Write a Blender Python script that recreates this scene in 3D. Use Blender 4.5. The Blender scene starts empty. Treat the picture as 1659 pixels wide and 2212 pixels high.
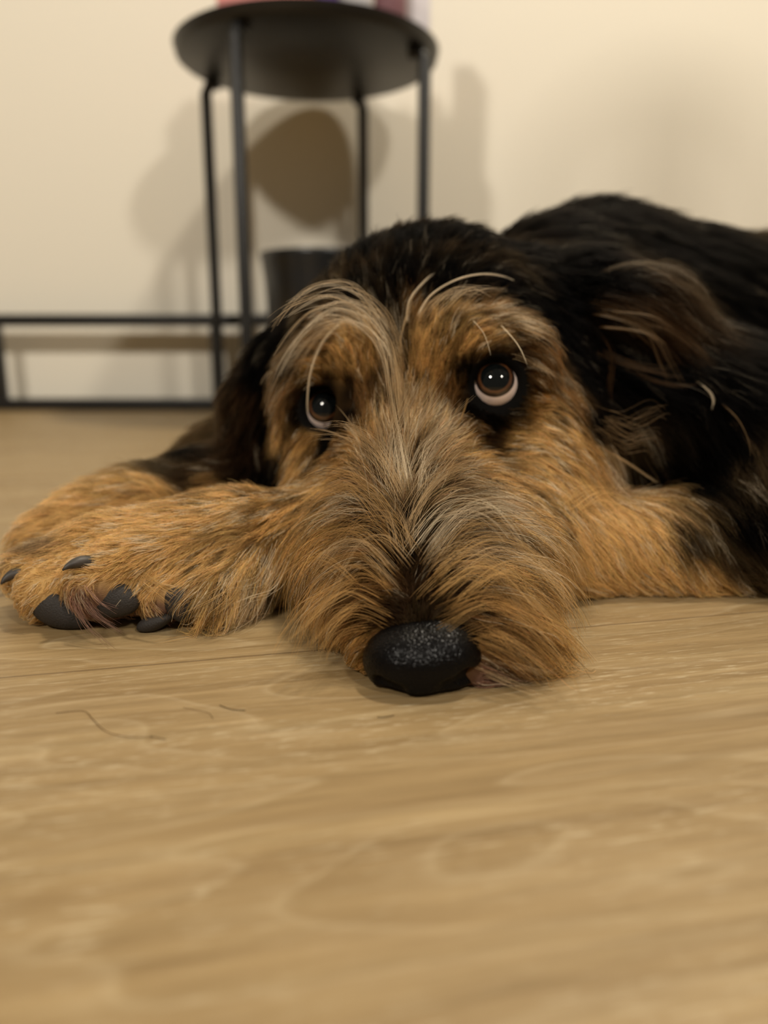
import bpy, bmesh, math, random
import numpy as np
import openvdb
from mathutils import Vector, Matrix
from mathutils.bvhtree import BVHTree
from mathutils.kdtree import KDTree

random.seed(7)
rng = np.random.default_rng(11)
scene = bpy.context.scene
COL = scene.collection

# ------------------------------------------------------------------ camera
W, H, FPX = 1659.0, 2212.0, 1659.0
CAM_H, PITCH = 0.12, math.radians(13.0)
cam_data = bpy.data.cameras.new('camera')
cam = bpy.data.objects.new('camera', cam_data)
COL.objects.link(cam)
scene.camera = cam
cam.location = (0, 0, CAM_H)
cam.rotation_euler = (math.pi / 2 - PITCH, 0, 0)
cam_data.sensor_fit = 'HORIZONTAL'
cam_data.sensor_width = 36.0
cam_data.lens = 36.0 * FPX / W
cam_data.clip_start = 0.01
cam_data.clip_end = 50
cam_data.dof.use_dof = True
cam_data.dof.focus_distance = 0.300
cam_data.dof.aperture_fstop = 5.9
CF = Vector((0, math.cos(PITCH), -math.sin(PITCH)))
CU = Vector((0, math.sin(PITCH), math.cos(PITCH)))
CR = Vector((1, 0, 0))
EYE = Vector((0, 0, CAM_H))

def ray(px, py):
    return (CF + CR * ((px - W / 2) / FPX) + CU * ((H / 2 - py) / FPX))

def at(px, py, Y):
    """World point on the sight line of (px, py) at world depth Y."""
    d = ray(px, py)
    return EYE + d * (Y / d.y)

# ------------------------------------------------------------------ light
scene.view_settings.view_transform = 'Standard'
scene.view_settings.look = 'None'
scene.view_settings.gamma = 1.0
scene.view_settings.use_curve_mapping = False
scene.view_settings.exposure = 1.83
scene.cycles.max_bounces = 6
scene.cycles.diffuse_bounces = 3
scene.cycles.glossy_bounces = 3
scene.cycles.transmission_bounces = 4
scene.cycles.transparent_max_bounces = 8
scene.cycles.adaptive_threshold = 0.02
scene.cycles.use_denoising = True
scene.cycles.caustics_reflective = False
scene.cycles.caustics_refractive = False
scene.cycles_curves.shape = 'RIBBONS'
scene.cycles_curves.subdivisions = 2

world = bpy.data.worlds.new('world')
scene.world = world
world.use_nodes = True
world.node_tree.nodes['Background'].inputs[0].default_value = (1.0, 0.88, 0.70, 1)
world.node_tree.nodes['Background'].inputs[1].default_value = 0.035

def lamp(name, loc, power, radius, color):
    l = bpy.data.lights.new(name, 'POINT')
    l.energy = power; l.shadow_soft_size = radius; l.color = color
    o = bpy.data.objects.new(name, l); COL.objects.link(o)
    o.location = loc
    return o

lamp('ceiling_lamp', (-1.15, -1.55, 2.15), 46, 0.12, (1.0, 0.92, 0.80))
lamp('ceiling_lamp', (1.25, -1.5, 2.15), 33, 0.12, (1.0, 0.92, 0.80))
lamp('ceiling_lamp', (0.62, 0.72, 2.25), 34, 0.08, (1.0, 0.90, 0.74))

# ------------------------------------------------------------------ helpers
def mat(name):
    m = bpy.data.materials.new(name); m.use_nodes = True
    nt = m.node_tree
    return m, nt, nt.nodes['Principled BSDF']

def simple(name, col, rough=0.5, metal=0.0, bump=0.0, scale=60.0, coat=0.0, var=0.06):
    m, nt, b = mat(name)
    n = nt.nodes
    tc = n.new('ShaderNodeTexCoord'); no = n.new('ShaderNodeTexNoise')
    no.inputs['Scale'].default_value = scale; no.inputs['Detail'].default_value = 4
    nt.links.new(tc.outputs['Object'], no.inputs['Vector'])
    rp = n.new('ShaderNodeValToRGB')
    rp.color_ramp.elements[0].color = tuple(c * (1 - var) for c in col) + (1,)
    rp.color_ramp.elements[1].color = tuple(min(1, c * (1 + var)) for c in col) + (1,)
    rp.color_ramp.elements[0].position = 0.35; rp.color_ramp.elements[1].position = 0.65
    nt.links.new(no.outputs['Fac'], rp.inputs[0]); nt.links.new(rp.outputs[0], b.inputs['Base Color'])
    b.inputs['Roughness'].default_value = rough; b.inputs['Metallic'].default_value = metal
    b.inputs['Coat Weight'].default_value = coat
    if bump:
        bp = n.new('ShaderNodeBump'); bp.inputs['Strength'].default_value = bump; bp.inputs['Distance'].default_value = 0.002
        nt.links.new(no.outputs['Fac'], bp.inputs['Height']); nt.links.new(bp.outputs[0], b.inputs['Normal'])
    return m

def link(name, me, m, parent=None, smooth=True):
    o = bpy.data.objects.new(name, me); COL.objects.link(o)
    if m: me.materials.append(m)
    if smooth and hasattr(me, 'polygons'):
        me.polygons.foreach_set('use_smooth', [True] * len(me.polygons))
    if parent:
        o.parent = parent
        o.matrix_parent_inverse = Matrix.Translation(-parent.location)
    return o

def from_bm(name, bm, m, parent=None, smooth=True, auto=None):
    me = bpy.data.meshes.new(name); bm.to_mesh(me); bm.free()
    o = link(name, me, m, parent, smooth)
    if auto is not None:
        md = o.modifiers.new('edges', 'EDGE_SPLIT'); md.split_angle = math.radians(auto)
    return o

def tag(o, label=None, cat=None, group=None, kind=None):
    if label: o['label'] = label
    if cat: o['category'] = cat
    if group: o['group'] = group
    if kind: o['kind'] = kind
    return o

def empty(name, loc):
    o = bpy.data.objects.new(name, None); COL.objects.link(o); o.location = loc
    o.empty_display_size = 0.02
    return o

def bm_box(bm, c, s, bevel=0.0, seg=2):
    r = bmesh.ops.create_cube(bm, size=1.0)
    vs = r['verts']
    for v in vs: v.co = Vector((v.co.x * s[0] + c[0], v.co.y * s[1] + c[1], v.co.z * s[2] + c[2]))
    if bevel:
        es = list({e for v in vs for e in v.link_edges})
        bmesh.ops.bevel(bm, geom=es, offset=bevel, segments=seg, affect='EDGES', profile=0.5)

def bm_tube(bm, pts, r, n=16, caps=True):
    pts = [Vector(p) for p in pts]; rings = []
    rr = r if isinstance(r, (list, tuple)) else [r] * len(pts)
    up = None
    for i, p in enumerate(pts):
        a = pts[max(i - 1, 0)]; b = pts[min(i + 1, len(pts) - 1)]
        t = (b - a).normalized()
        if up is None:
            up = Vector((0, 0, 1)) if abs(t.z) < 0.9 else Vector((1, 0, 0))
        x = t.cross(up).normalized(); y = x.cross(t).normalized(); up = y
        rings.append([bm.verts.new(p + (x * math.cos(2 * math.pi * k / n) + y * math.sin(2 * math.pi * k / n)) * rr[i]) for k in range(n)])
    for a, b in zip(rings[:-1], rings[1:]):
        for k in range(n):
            bm.faces.new((a[k], a[(k + 1) % n], b[(k + 1) % n], b[k]))
    if caps:
        bm.faces.new(rings[0][::-1]); bm.faces.new(rings[-1])

def bm_lathe(bm, c, prof, n=64):
    rings = []
    for r, z in prof:
        rings.append([bm.verts.new((c[0] + r * math.cos(2 * math.pi * k / n), c[1] + r * math.sin(2 * math.pi * k / n), c[2] + z)) for k in range(n)])
    for a, b in zip(rings[:-1], rings[1:]):
        for k in range(n):
            bm.faces.new((a[k], a[(k + 1) % n], b[(k + 1) % n], b[k]))
    bm.faces.new(rings[0][::-1]); bm.faces.new(rings[-1])

# ------------------------------------------------------------------ structure
WALL_Y = 1.31
GRAIN = math.radians(12.5)

def floor_material():
    m, nt, b = mat('pale_oak_laminate')
    n, L = nt.nodes, nt.links
    tc = n.new('ShaderNodeTexCoord')
    rot = n.new('ShaderNodeMapping'); rot.vector_type = 'POINT'
    rot.inputs['Rotation'].default_value = (0, 0, -GRAIN)
    rot.inputs['Location'].default_value = (0, FLOOR_SHIFT, 0)
    L.new(tc.outputs['Object'], rot.inputs['Vector'])
    def mapped(sx, sy, off=(0, 0, 0)):
        k = n.new('ShaderNodeMapping'); k.inputs['Scale'].default_value = (sx, sy, 1); k.inputs['Location'].default_value = off
        L.new(rot.outputs[0], k.inputs['Vector']); return k.outputs[0]
    def noise(vec, scale, detail=4, rough=0.55, dist=0.0):
        k = n.new('ShaderNodeTexNoise'); k.inputs['Scale'].default_value = scale
        k.inputs['Detail'].default_value = detail; k.inputs['Roughness'].default_value = rough
        k.inputs['Distortion'].default_value = dist
        L.new(vec, k.inputs['Vector']); return k.outputs['Fac']
    def math_(op, a, bb=None, c=None):
        k = n.new('ShaderNodeMath'); k.operation = op
        for i, v in enumerate((a, bb, c)):
            if v is None: continue
            if hasattr(v, 'node'): L.new(v, k.inputs[i])
            else: k.inputs[i].default_value = v
        return k.outputs[0]
    def ramp(fac, stops):
        k = n.new('ShaderNodeValToRGB'); cr = k.color_ramp
        while len(cr.elements) < len(stops): cr.elements.new(0.5)
        for e, (p, c) in zip(cr.elements, stops): e.position = p; e.color = tuple(c) + (1,)
        L.new(fac, k.inputs[0]); return k.outputs[0]
    def mix(f, a, c, mode='MIX'):
        k = n.new('ShaderNodeMix'); k.data_type = 'RGBA'; k.blend_type = mode
        if hasattr(f, 'node'): L.new(f, k.inputs[0])
        else: k.inputs[0].default_value = f
        for s, v in ((6, a), (7, c)):
            if hasattr(v, 'node'): L.new(v, k.inputs[s])
            else: k.inputs[s].default_value = tuple(v) + (1,)
        return k.outputs[2]
    # broad flame figure: contour bands of a stretched noise
    big = noise(mapped(3.2, 15), 1.0, 2, 0.4, 0.15)
    bands = math_('FRACT', math_('MULTIPLY', big, 15.0))
    band_col = ramp(bands, [(0.0, (0.66, 0.53, 0.34)), (0.06, (0.46, 0.33, 0.17)), (0.5, (0.52, 0.38, 0.205)), (0.90, (0.58, 0.44, 0.26)), (1.0, (0.74, 0.61, 0.42))])
    # long soft streaks
    st = noise(mapped(2.2, 60), 1.0, 5, 0.6, 0.1)
    st_col = ramp(st, [(0.32, (0.40, 0.27, 0.135)), (0.5, (0.54, 0.395, 0.22)), (0.66, (0.68, 0.53, 0.32))])
    c = mix(0.5, band_col, st_col)
    s2 = noise(mapped(7, 150, (1, 5, 0)), 1.0, 4, 0.6, 0.05)
    s2c = ramp(s2, [(0.30, (0.80, 0.78, 0.74)), (0.5, (1, 1, 1)), (0.70, (1.17, 1.19, 1.22))])
    c = mix(0.9, c, s2c, 'MULTIPLY')
    s3 = noise(mapped(26, 420, (2, 3, 0)), 1.0, 3, 0.6)
    s3c = ramp(s3, [(0.33, (0.86, 0.84, 0.80)), (0.5, (1, 1, 1)), (0.67, (1.12, 1.14, 1.17))])
    c = mix(0.8, c, s3c, 'MULTIPLY')
    # short pale pores
    po = noise(mapped(80, 760), 1.0, 3, 0.65)
    region = noise(mapped(4, 22, (3, 1, 0)), 1.0, 2)
    pf = math_('MULTIPLY', math_('MULTIPLY', math_('MAXIMUM', math_('SUBTRACT', po, 0.56), 0.0), 9.0), math_('MULTIPLY', math_('MAXIMUM', math_('SUBTRACT', region, 0.40), 0.0), 5.0))
    c = mix(math_('MINIMUM', pf, 0.75), c, (0.86, 0.74, 0.55))
    pd = noise(mapped(30, 500, (7, 2, 0)), 1.0, 2, 0.5)
    c = mix(math_('MINIMUM', math_('MULTIPLY', math_('MAXIMUM', math_('SUBTRACT', pd, 0.60), 0.0), 4.0), 0.5), c, (0.36, 0.245, 0.12))
    # plank seams
    sep = n.new('ShaderNodeSeparateXYZ'); L.new(rot.outputs[0], sep.inputs[0])
    v = math_('DIVIDE', sep.outputs['Y'], 0.19)
    fr = math_('ABSOLUTE', math_('SUBTRACT', math_('FRACT', math_('ADD', v, 50.5)), 0.5))
    seam = math_('LESS_THAN', fr, 0.0028)
    cellv = math_('FLOOR', math_('ADD', v, 50.0))
    wn = n.new('ShaderNodeTexWhiteNoise'); wn.noise_dimensions = '1D'; L.new(cellv, wn.inputs['W'])
    tint = ramp(wn.outputs['Value'], [(0.0, (0.95, 0.94, 0.92)), (1.0, (1.0, 1.0, 1.0))])
    c = mix(1.0, c, tint, 'MULTIPLY')
    c = mix(math_('MULTIPLY', seam, 0.7), c, (0.20, 0.13, 0.07))
    c = mix(1.0, c, (0.53, 0.495, 0.42), 'MULTIPLY')
    L.new(c, b.inputs['Base Color'])
    b.inputs['Roughness'].default_value = 0.42
    b.inputs['Specular IOR Level'].default_value = 0.35
    bp = n.new('ShaderNodeBump'); bp.inputs['Strength'].default_value = 0.25; bp.inputs['Distance'].default_value = 0.0006
    L.new(po, bp.inputs['Height']); L.new(bp.outputs[0], b.inputs['Normal'])
    return m

# the visible plank seam runs through this floor point
_s = at(100, 1456, 0.2585)
_vs = -_s.x * math.sin(GRAIN) + _s.y * math.cos(GRAIN)
FLOOR_SHIFT = -_vs

bm = bmesh.new(); bm_box(bm, (0, 0.0, -0.01), (6, 2 * WALL_Y + 4, 0.02))
for v in bm.verts: v.co.y = min(v.co.y, WALL_Y)
o = from_bm('floor', bm, floor_material(), smooth=False); tag(o, kind='structure')

wallm = simple('cream_paint', (0.92, 0.87, 0.75), 0.75, bump=0.05, scale=300, var=0.01)
bm = bmesh.new(); bm_box(bm, (0, WALL_Y + 0.05, 1.2), (6, 0.1, 2.44))
o = from_bm('wall_back', bm, wallm, smooth=False); tag(o, kind='structure')

# ------------------------------------------------------------------ side table
blackm = simple('black_powder_coat', (0.010, 0.0095, 0.009), 0.42, metal=0.0, bump=0.1, scale=400)
tc = at(665, 128, 1.13); TX, TY, TZ = tc.x, 1.13, 0.470
t = empty('side_table', (TX, TY, 0))
tag(t, 'round black metal side table with four thin legs against the cream wall', 'table')
R = 0.171
bm = bmesh.new()
bm_lathe(bm, (TX, TY, TZ), [(0.02, 0), (R - 0.004, 0), (R, 0.003), (R + 0.003, 0.014), (R, 0.0145), (R - 0.004, 0.005), (0.02, 0.004)], 96)
from_bm('tabletop', bm, blackm, t, auto=40)
la = math.atan2(-0.15, -0.068)
for k in range(4):
    a = la + k * math.pi / 2
    ca, sa = math.cos(a), math.sin(a)
    top = (TX + (R - 0.004) * ca, TY + (R - 0.004) * sa)
    bm = bmesh.new()
    bm_tube(bm, [(top[0] - 0.02 * ca, top[1] - 0.02 * sa, TZ - 0.006), (top[0] - 0.006 * ca, top[1] - 0.006 * sa, TZ - 0.006),
                 (top[0], top[1], TZ - 0.016), (top[0], top[1], 0.006)], 0.0082, 14)
    lg = from_bm('leg', bm, blackm, t, auto=50)
    bm = bmesh.new(); bm_lathe(bm, (top[0], top[1], 0), [(0.009, 0), (0.010, 0.001), (0.010, 0.008), (0.0084, 0.010)], 16)
    from_bm('foot', bm, blackm, lg)

# things on the table top
ztop = TZ + 0.0045
def item(name, label, cat, px0, px1, Y, dep, h, m, rot=0.0):
    a, b = at(px0, 20, Y), at(px1, 20, Y)
    w = (b.x - a.x)
    bm = bmesh.new(); bm_box(bm, (0, 0, h / 2), (w, dep, h), 0.002)
    o = from_bm(name, bm, m, auto=40); o.location = ((a.x + b.x) / 2, Y + dep / 2, ztop); o.rotation_euler.z = rot
    tag(o, label, cat); return o
item('gift_box', 'pink cardboard box at the left of the black table top', 'box', 468, 686, 1.07, 0.06, 0.11, simple('pink_card', (0.80, 0.30, 0.28), 0.5))
def tube_item(name, label, cat, px, Y, r, h, m, capm, groupcap='cap'):
    c = at(px, 20, Y)
    bm = bmesh.new(); bm_lathe(bm, (0, 0, 0), [(r * 0.9, 0), (r, 0.002), (r, h * 0.8), (r * 0.8, h * 0.88), (r * 0.5, h * 0.9)], 32)
    o = from_bm(name, bm, m, auto=50); o.location = (c.x, Y, ztop); tag(o, label, cat)
    bm = bmesh.new(); bm_lathe(bm, (0, 0, 0), [(r * 0.55, 0), (r * 0.55, h * 0.12), (r * 0.5, h * 0.13)], 24)
    p = from_bm(groupcap, bm, capm, None, auto=50); p.parent = o; p.location = (0, 0, h * 0.9)
    return o
whitem = simple('white_plastic', (0.85, 0.84, 0.88), 0.35)
tube_item('bottle', 'small violet bottle next to the pink box on the table', 'bottle', 708, 1.06, 0.0155, 0.13, simple('violet_plastic', (0.22, 0.13, 0.42), 0.35), whitem)
tube_item('bottle', 'white bottle standing in the middle of the items on the table', 'bottle', 768, 1.05, 0.0205, 0.15, whitem, simple('grey_plastic', (0.4, 0.4, 0.4), 0.4))
tube_item('canister', 'mauve brown canister between the two white items on the table', 'canister', 842, 1.07, 0.0205, 0.12, simple('mauve_tin', (0.27, 0.13, 0.15), 0.4), blackm, 'lid')
item('carton', 'slim white carton at the right end of the table top', 'carton', 880, 930, 1.085, 0.05, 0.15, simple('white_card', (0.86, 0.82, 0.86), 0.6))

# unseen chair added out of frame, shaped to throw the soft wall shadow
def chair(loc):
    t = empty('shadow_chair', loc)
    tag(t, 'unseen dark spindle back chair added out of frame on the right to shade the wall', 'chair')
    cm = simple('dark_stained_wood', (0.07, 0.045, 0.03), 0.4, scale=30, var=0.2)
    X, Y0 = loc[0], loc[1]
    bm = bmesh.new(); bm_box(bm, (X, Y0 - 0.17, 0.56), (0.30, 0.32, 0.03), 0.01); from_bm('seat', bm, cm, t, auto=40)
    for sx in (-1, 1):
        for sy in (-0.03, -0.31):
            bm = bmesh.new(); bm_tube(bm, [(X + sx * 0.15, Y0 + sy + (0.02 if sy > -0.1 else -0.02), 0), (X + sx * 0.12, Y0 + sy, 0.55)], [0.012, 0.016], 12); from_bm('leg', bm, cm, t)
    hoop = [(X - 0.125, Y0, 0.56), (X - 0.13, Y0, 0.92)] + [(X - 0.13 * math.cos(a), Y0, 0.98 + 0.115 * math.sin(a)) for a in [math.pi * k / 12 for k in range(13)]] + [(X + 0.13, Y0, 0.92), (X + 0.125, Y0, 0.56)]
    bm = bmesh.new(); bm_tube(bm, hoop, 0.010, 12); from_bm('back_hoop', bm, cm, t)
    for k in (-4, -3, 2, 3, 4, -2):
        x = X + k * 0.025
        bm = bmesh.new(); bm_tube(bm, [(x, Y0, 0.57), (x, Y0, 0.98 + 0.112 * math.sqrt(max(0, 1 - (k * 0.025 / 0.13) ** 2)))], 0.0048, 10); from_bm('spindle', bm, cm, t)
    bm = bmesh.new(); bm_box(bm, (X + 0.008, Y0, 0.83), (0.085, 0.012, 0.515), 0.004); from_bm('splat', bm, cm, t, auto=40)
chair((0.728, 0.30, 0))

# storage bin under the table
bc = at(690, 600, 1.14)
bm = bmesh.new()
bm_lathe(bm, (0, 0, 0), [(0.062, 0), (0.066, 0.003), (0.078, 0.194), (0.082, 0.222), (0.084, 0.228), (0.082, 0.232), (0.076, 0.230), (0.072, 0.20), (0.060, 0.006), (0.02, 0.005)], 64)
o = from_bm('waste_bin', bm, simple('black_plastic', (0.016, 0.018, 0.021), 0.3), auto=60)
o.location = (bc.x, 1.14, 0); tag(o, 'dark round waste bin on the floor under the side table', 'bin')

# low metal frame along the wall
fx1 = at(470, 780, 1.26).x; fx0 = at(-4, 780, 1.26).x; fz = at(300, 692, 1.26).z
t = empty('metal_rack', ((fx0 + fx1) / 2, 1.26, 0))
tag(t, 'low black metal rack of square bars standing on the floor along the wall', 'rack')
for nm, c, s in (('top_rail', ((fx0 - 0.25 + 0.30) / 2, 1.26, fz), (0.55 - fx0, 0.02, 0.019)),
                 ('bottom_rail', ((fx0 - 0.25 + 0.30) / 2, 1.26, 0.0095), (0.55 - fx0, 0.02, 0.019)),
                 ('upright', (fx0, 1.26, fz / 2), (0.018, 0.018, fz - 0.019)),
                 ('upright', (fx1, 1.26, fz / 2), (0.018, 0.018, fz - 0.019)),
                 ('upright', (0.295, 1.26, fz / 2), (0.018, 0.018, fz - 0.019))):
    bm = bmesh.new(); bm_box(bm, c, s, 0.002)
    from_bm(nm, bm, blackm, t, auto=40)

# ------------------------------------------------------------------ the dog: body surface
class Field:
    def __init__(self, lo, hi, vs):
        self.lo = np.array(lo, dtype=np.float32); self.vs = vs
        self.n = [int((hi[i] - lo[i]) / vs) + 1 for i in range(3)]
        self.ax = [(self.lo[i] + np.arange(self.n[i], dtype=np.float32) * vs) for i in range(3)]
        self.f = np.full(self.n, 0.05, dtype=np.float32)
    def block(self, lo, hi):
        sl = []
        for i in range(3):
            a = max(0, int((lo[i] - self.lo[i]) / self.vs)); b = min(self.n[i], int((hi[i] - self.lo[i]) / self.vs) + 2)
            if b <= a: return None
            sl.append(slice(a, b))
        g = np.meshgrid(*[self.ax[i][sl[i]] for i in range(3)], indexing='ij', sparse=True)
        return tuple(sl), g
    def apply(self, lo, hi, fn, k, mode='add', m=0.03):
        bb = self.block([c - m for c in lo], [c + m for c in hi])
        if bb is None: return
        sl, g = bb
        d = fn(*g); a = self.f[sl]
        if mode == 'add':
            h = np.maximum(k - np.abs(a - d), 0) / k
            self.f[sl] = np.minimum(a, d) - h * h * k * 0.25
        else:
            h = np.maximum(k - np.abs(a + d), 0) / k
            self.f[sl] = np.maximum(a, -d) + h * h * k * 0.25
    def cap(self, p, r1, q, r2, k=0.015, mode='add'):
        p, q = Vector(p), Vector(q); ab = q - p; L2 = max(ab.length_squared, 1e-9)
        lo = [min(p[i] - r1, q[i] - r2) for i in range(3)]; hi = [max(p[i] + r1, q[i] + r2) for i in range(3)]
        def fn(x, y, z):
            t = np.clip(((x - p.x) * ab.x + (y - p.y) * ab.y + (z - p.z) * ab.z) / L2, 0, 1)
            return np.sqrt((x - p.x - t * ab.x) ** 2 + (y - p.y - t * ab.y) ** 2 + (z - p.z - t * ab.z) ** 2) - (r1 + (r2 - r1) * t)
        self.apply(lo, hi, fn, k, mode)
    def chain(self, pts, k=0.015):
        for (p, r), (q, s) in zip(pts[:-1], pts[1:]): self.cap(p, r, q, s, k)
    def ell(self, c, rad, axes=None, k=0.015, mode='add'):
        c = Vector(c); A = axes or (Vector((1, 0, 0)), Vector((0, 1, 0)), Vector((0, 0, 1)))
        mr = max(rad)
        def fn(x, y, z):
            X, Y, Z = x - c.x, y - c.y, z - c.z
            s = 0; g = 0
            for a, r in zip(A, rad):
                u = X * a.x + Y * a.y + Z * a.z
                s = s + (u / r) ** 2; g = g + (u / (r * r)) ** 2
            s = np.sqrt(s); g = np.sqrt(g) + 1e-9
            return s * (s - 1) / g
        self.apply([v - mr for v in c], [v + mr for v in c], fn, k, mode)
    def torus(self, c, nrm, R, r, k=0.004):
        c, nrm = Vector(c), Vector(nrm).normalized()
        def fn(x, y, z):
            X, Y, Z = x - c.x, y - c.y, z - c.z
            h = X * nrm.x + Y * nrm.y + Z * nrm.z
            q = np.sqrt(np.maximum(X * X + Y * Y + Z * Z - h * h, 0)) - R
            return np.sqrt(q * q + h * h) - r
        m = R + r
        self.apply([v - m for v in c], [v + m for v in c], fn, k, m=0.01)
    def floor(self, z0=0.0008):
        z = self.ax[2][None, None, :]
        self.f = np.maximum(self.f, z0 - z)
    def mesh(self, name, relax=1):
        g = openvdb.FloatGrid(0.05)
        g.copyFromArray(self.f)
        P, Q = g.convertToQuads(isovalue=0.0)
        P = np.array(P, dtype=np.float32) * self.vs + self.lo
        Q = np.array(Q, dtype=np.int32)
        me = bpy.data.meshes.new(name)
        me.vertices.add(len(P)); me.vertices.foreach_set('co', P.ravel())
        me.loops.add(Q.size); me.loops.foreach_set('vertex_index', np.ascontiguousarray(Q).ravel())
        me.polygons.add(len(Q)); me.polygons.foreach_set('loop_start', np.arange(0, Q.size, 4, dtype=np.int32))
        me.update(calc_edges=True); me.validate()
        return me

# head axes (nose direction, across, up)
EYE_R = at(1068, 834, 0.3725); EYE_L = at(708, 890, 0.398)
ER = 0.0125
AX_R = (EYE_R - EYE_L).normalized()
NOSE_C = at(911, 1428, 0.2475)
AX_F = (NOSE_C - (EYE_R + EYE_L) / 2); AX_F = (AX_F - AX_R * AX_F.dot(AX_R)).normalized()
AX_U = AX_R.cross(AX_F) * -1
if AX_U.z < 0: AX_U = -AX_U
HB = (AX_R, AX_F, AX_U)

F = Field((-0.42, 0.20, -0.004), (0.80, 1.05, 0.30), 0.0028)
# torso, shoulders, neck
F.chain([((0.10, 0.52, 0.075), 0.080), ((0.19, 0.63, 0.088), 0.105), ((0.40, 0.72, 0.094), 0.107), ((0.66, 0.76, 0.085), 0.095)], 0.05)
F.chain([((0.045, 0.455, 0.080), 0.064), ((0.11, 0.54, 0.085), 0.080)], 0.05)
F.cap(at(1270, 570, 0.60), 0.033, at(1180, 620, 0.56), 0.033, 0.05)
# left chest / shoulder in front, black
F.chain([((0.16, 0.52, 0.07), 0.065), (at(1560, 960, 0.46), 0.048), (at(1655, 1090, 0.40), 0.042)], 0.04)
F.cap(at(1330, 900, 0.45), 0.045, at(1480, 930, 0.45), 0.05, 0.03)
# near foreleg along the floor
F.chain([(at(1720, 1170, 0.385), 0.040), (at(1600, 1190, 0.377), 0.034), (at(1440, 1200, 0.370), 0.0265), (at(1200, 1205, 0.362), 0.024), (at(900, 1180, 0.362), 0.024), (at(680, 1190, 0.356), 0.025), (at(500, 1195, 0.348), 0.0265), (at(360, 1215, 0.338), 0.0235)], 0.012)
# paw: toes
F.chain([(at(400, 1210, 0.338), 0.024), (at(240, 1215, 0.333), 0.020), (at(70, 1240, 0.326), 0.0125)], 0.008)
F.cap(at(260, 1215, 0.328), 0.017, at(105, 1280, 0.313), 0.0130, 0.0025)
F.cap(at(340, 1215, 0.325), 0.018, at(212, 1258, 0.307), 0.0138, 0.0025)
F.cap(at(420, 1250, 0.325), 0.016, at(350, 1290, 0.308), 0.0095, 0.003)
F.cap(at(520, 1250, 0.330), 0.018, at(455, 1290, 0.310), 0.011, 0.006)
# far foreleg behind it
F.chain([(at(640, 1040, 0.47), 0.034), (at(450, 1090, 0.43), 0.028), (at(300, 1120, 0.405), 0.024), (at(190, 1148, 0.39), 0.020), (at(85, 1180, 0.372), 0.014)], 0.015)
F.chain([(at(600, 950, 0.50), 0.035), (at(470, 1000, 0.475), 0.020), (at(375, 1030, 0.455), 0.011)], 0.015)
# skull
F.ell(at(905, 800, 0.440), (0.074, 0.080, 0.064), HB, 0.03)
F.ell(at(910, 715, 0.465), (0.056, 0.06, 0.048), HB, 0.03)
# cheeks
F.ell(at(1148, 985, 0.405), (0.036, 0.045, 0.040), HB, 0.03)
F.ell(at(742, 1000, 0.425), (0.034, 0.045, 0.040), HB, 0.03)
F.cap(at(1120, 1080, 0.39), 0.032, at(1090, 1180, 0.34), 0.024, 0.02)
F.cap(at(772, 1090, 0.40), 0.029, at(785, 1180, 0.345), 0.021, 0.02)
# muzzle and flews
F.cap(at(878, 1000, 0.372), 0.034, at(908, 1335, 0.270), 0.0195, 0.02)
F.cap(at(1010, 1140, 0.345), 0.026, at(985, 1365, 0.270), 0.0165, 0.012)
F.cap(at(798, 1150, 0.350), 0.024, at(840, 1365, 0.272), 0.0165, 0.012)
F.cap(at(1085, 1240, 0.308), 0.019, at(1045, 1395, 0.268), 0.0125, 0.012)
F.cap(at(1045, 1400, 0.268), 0.012, at(985, 1450, 0.256), 0.0105, 0.008)
F.cap(at(1040, 1418, 0.258), 0.0095, at(1125, 1405, 0.266), 0.008, 0.008)
F.cap(at(768, 1210, 0.318), 0.0175, at(808, 1325, 0.286), 0.010, 0.012)
F.cap(at(808, 1335, 0.282), 0.010, at(850, 1430, 0.262), 0.0095, 0.008)
# stop, brow ridges
F.cap(at(868, 900, 0.392), 0.024, at(862, 800, 0.396), 0.022, 0.02)
F.cap(at(985, 765, 0.377), 0.017, at(1110, 765, 0.383), 0.016, 0.012)
F.cap(at(775, 795, 0.393), 0.016, at(670, 830, 0.415), 0.016, 0.012)
# eyes: sockets and lid rims
def toward(p, up=0.0, side=0.0):
    return ((EYE - p).normalized() + Vector((side, 0, up))).normalized()
NR, NL = toward(EYE_R, 0.10, 0.10), toward(EYE_L, 0.12, -0.06)
for E, N in ((EYE_R, NR), (EYE_L, NL)):
    F.ell(E - N * 0.001, (0.0155, 0.0155, 0.0155), None, 0.012)
    F.ell(E + N * 0.010, (0.0125, 0.0125, 0.0125), None, 0.004, 'sub')
    F.torus(E + N * 0.0046, N, 0.0126, 0.0022, 0.004)
    F.ell(E, (ER * 1.01,) * 3, None, 0.001, 'sub')
    F.torus(E + N * 0.0030 + AX_U * 0.001, N, 0.0152, 0.0036, 0.008)
# ears: folded flaps
F.chain([(at(1165, 640, 0.455), 0.022), (at(1270, 650, 0.455), 0.024), (at(1390, 690, 0.45), 0.022), (at(1490, 770, 0.445), 0.016)], 0.015)
F.chain([(at(1250, 720, 0.44), 0.016), (at(1330, 790, 0.435), 0.016), (at(1440, 830, 0.435), 0.012)], 0.012)
F.chain([(at(680, 735, 0.46), 0.020), (at(612, 795, 0.455), 0.017), (at(566, 880, 0.45), 0.019), (at(572, 970, 0.44), 0.019), (at(595, 1040, 0.43), 0.014)], 0.012)
F.floor()

def lin(r, g, b):
    f = lambda c: (c / 255 / 12.92) if c / 255 <= 0.04045 else ((c / 255 + 0.055) / 1.055) ** 2.4
    return (f(r), f(g), f(b))

dog = empty('dog', (0.10, 0.45, 0))
tag(dog, 'black and tan wire haired dog lying with its chin on the wooden floor', 'dog')
body_me = F.mesh('body')
del F.f

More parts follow.
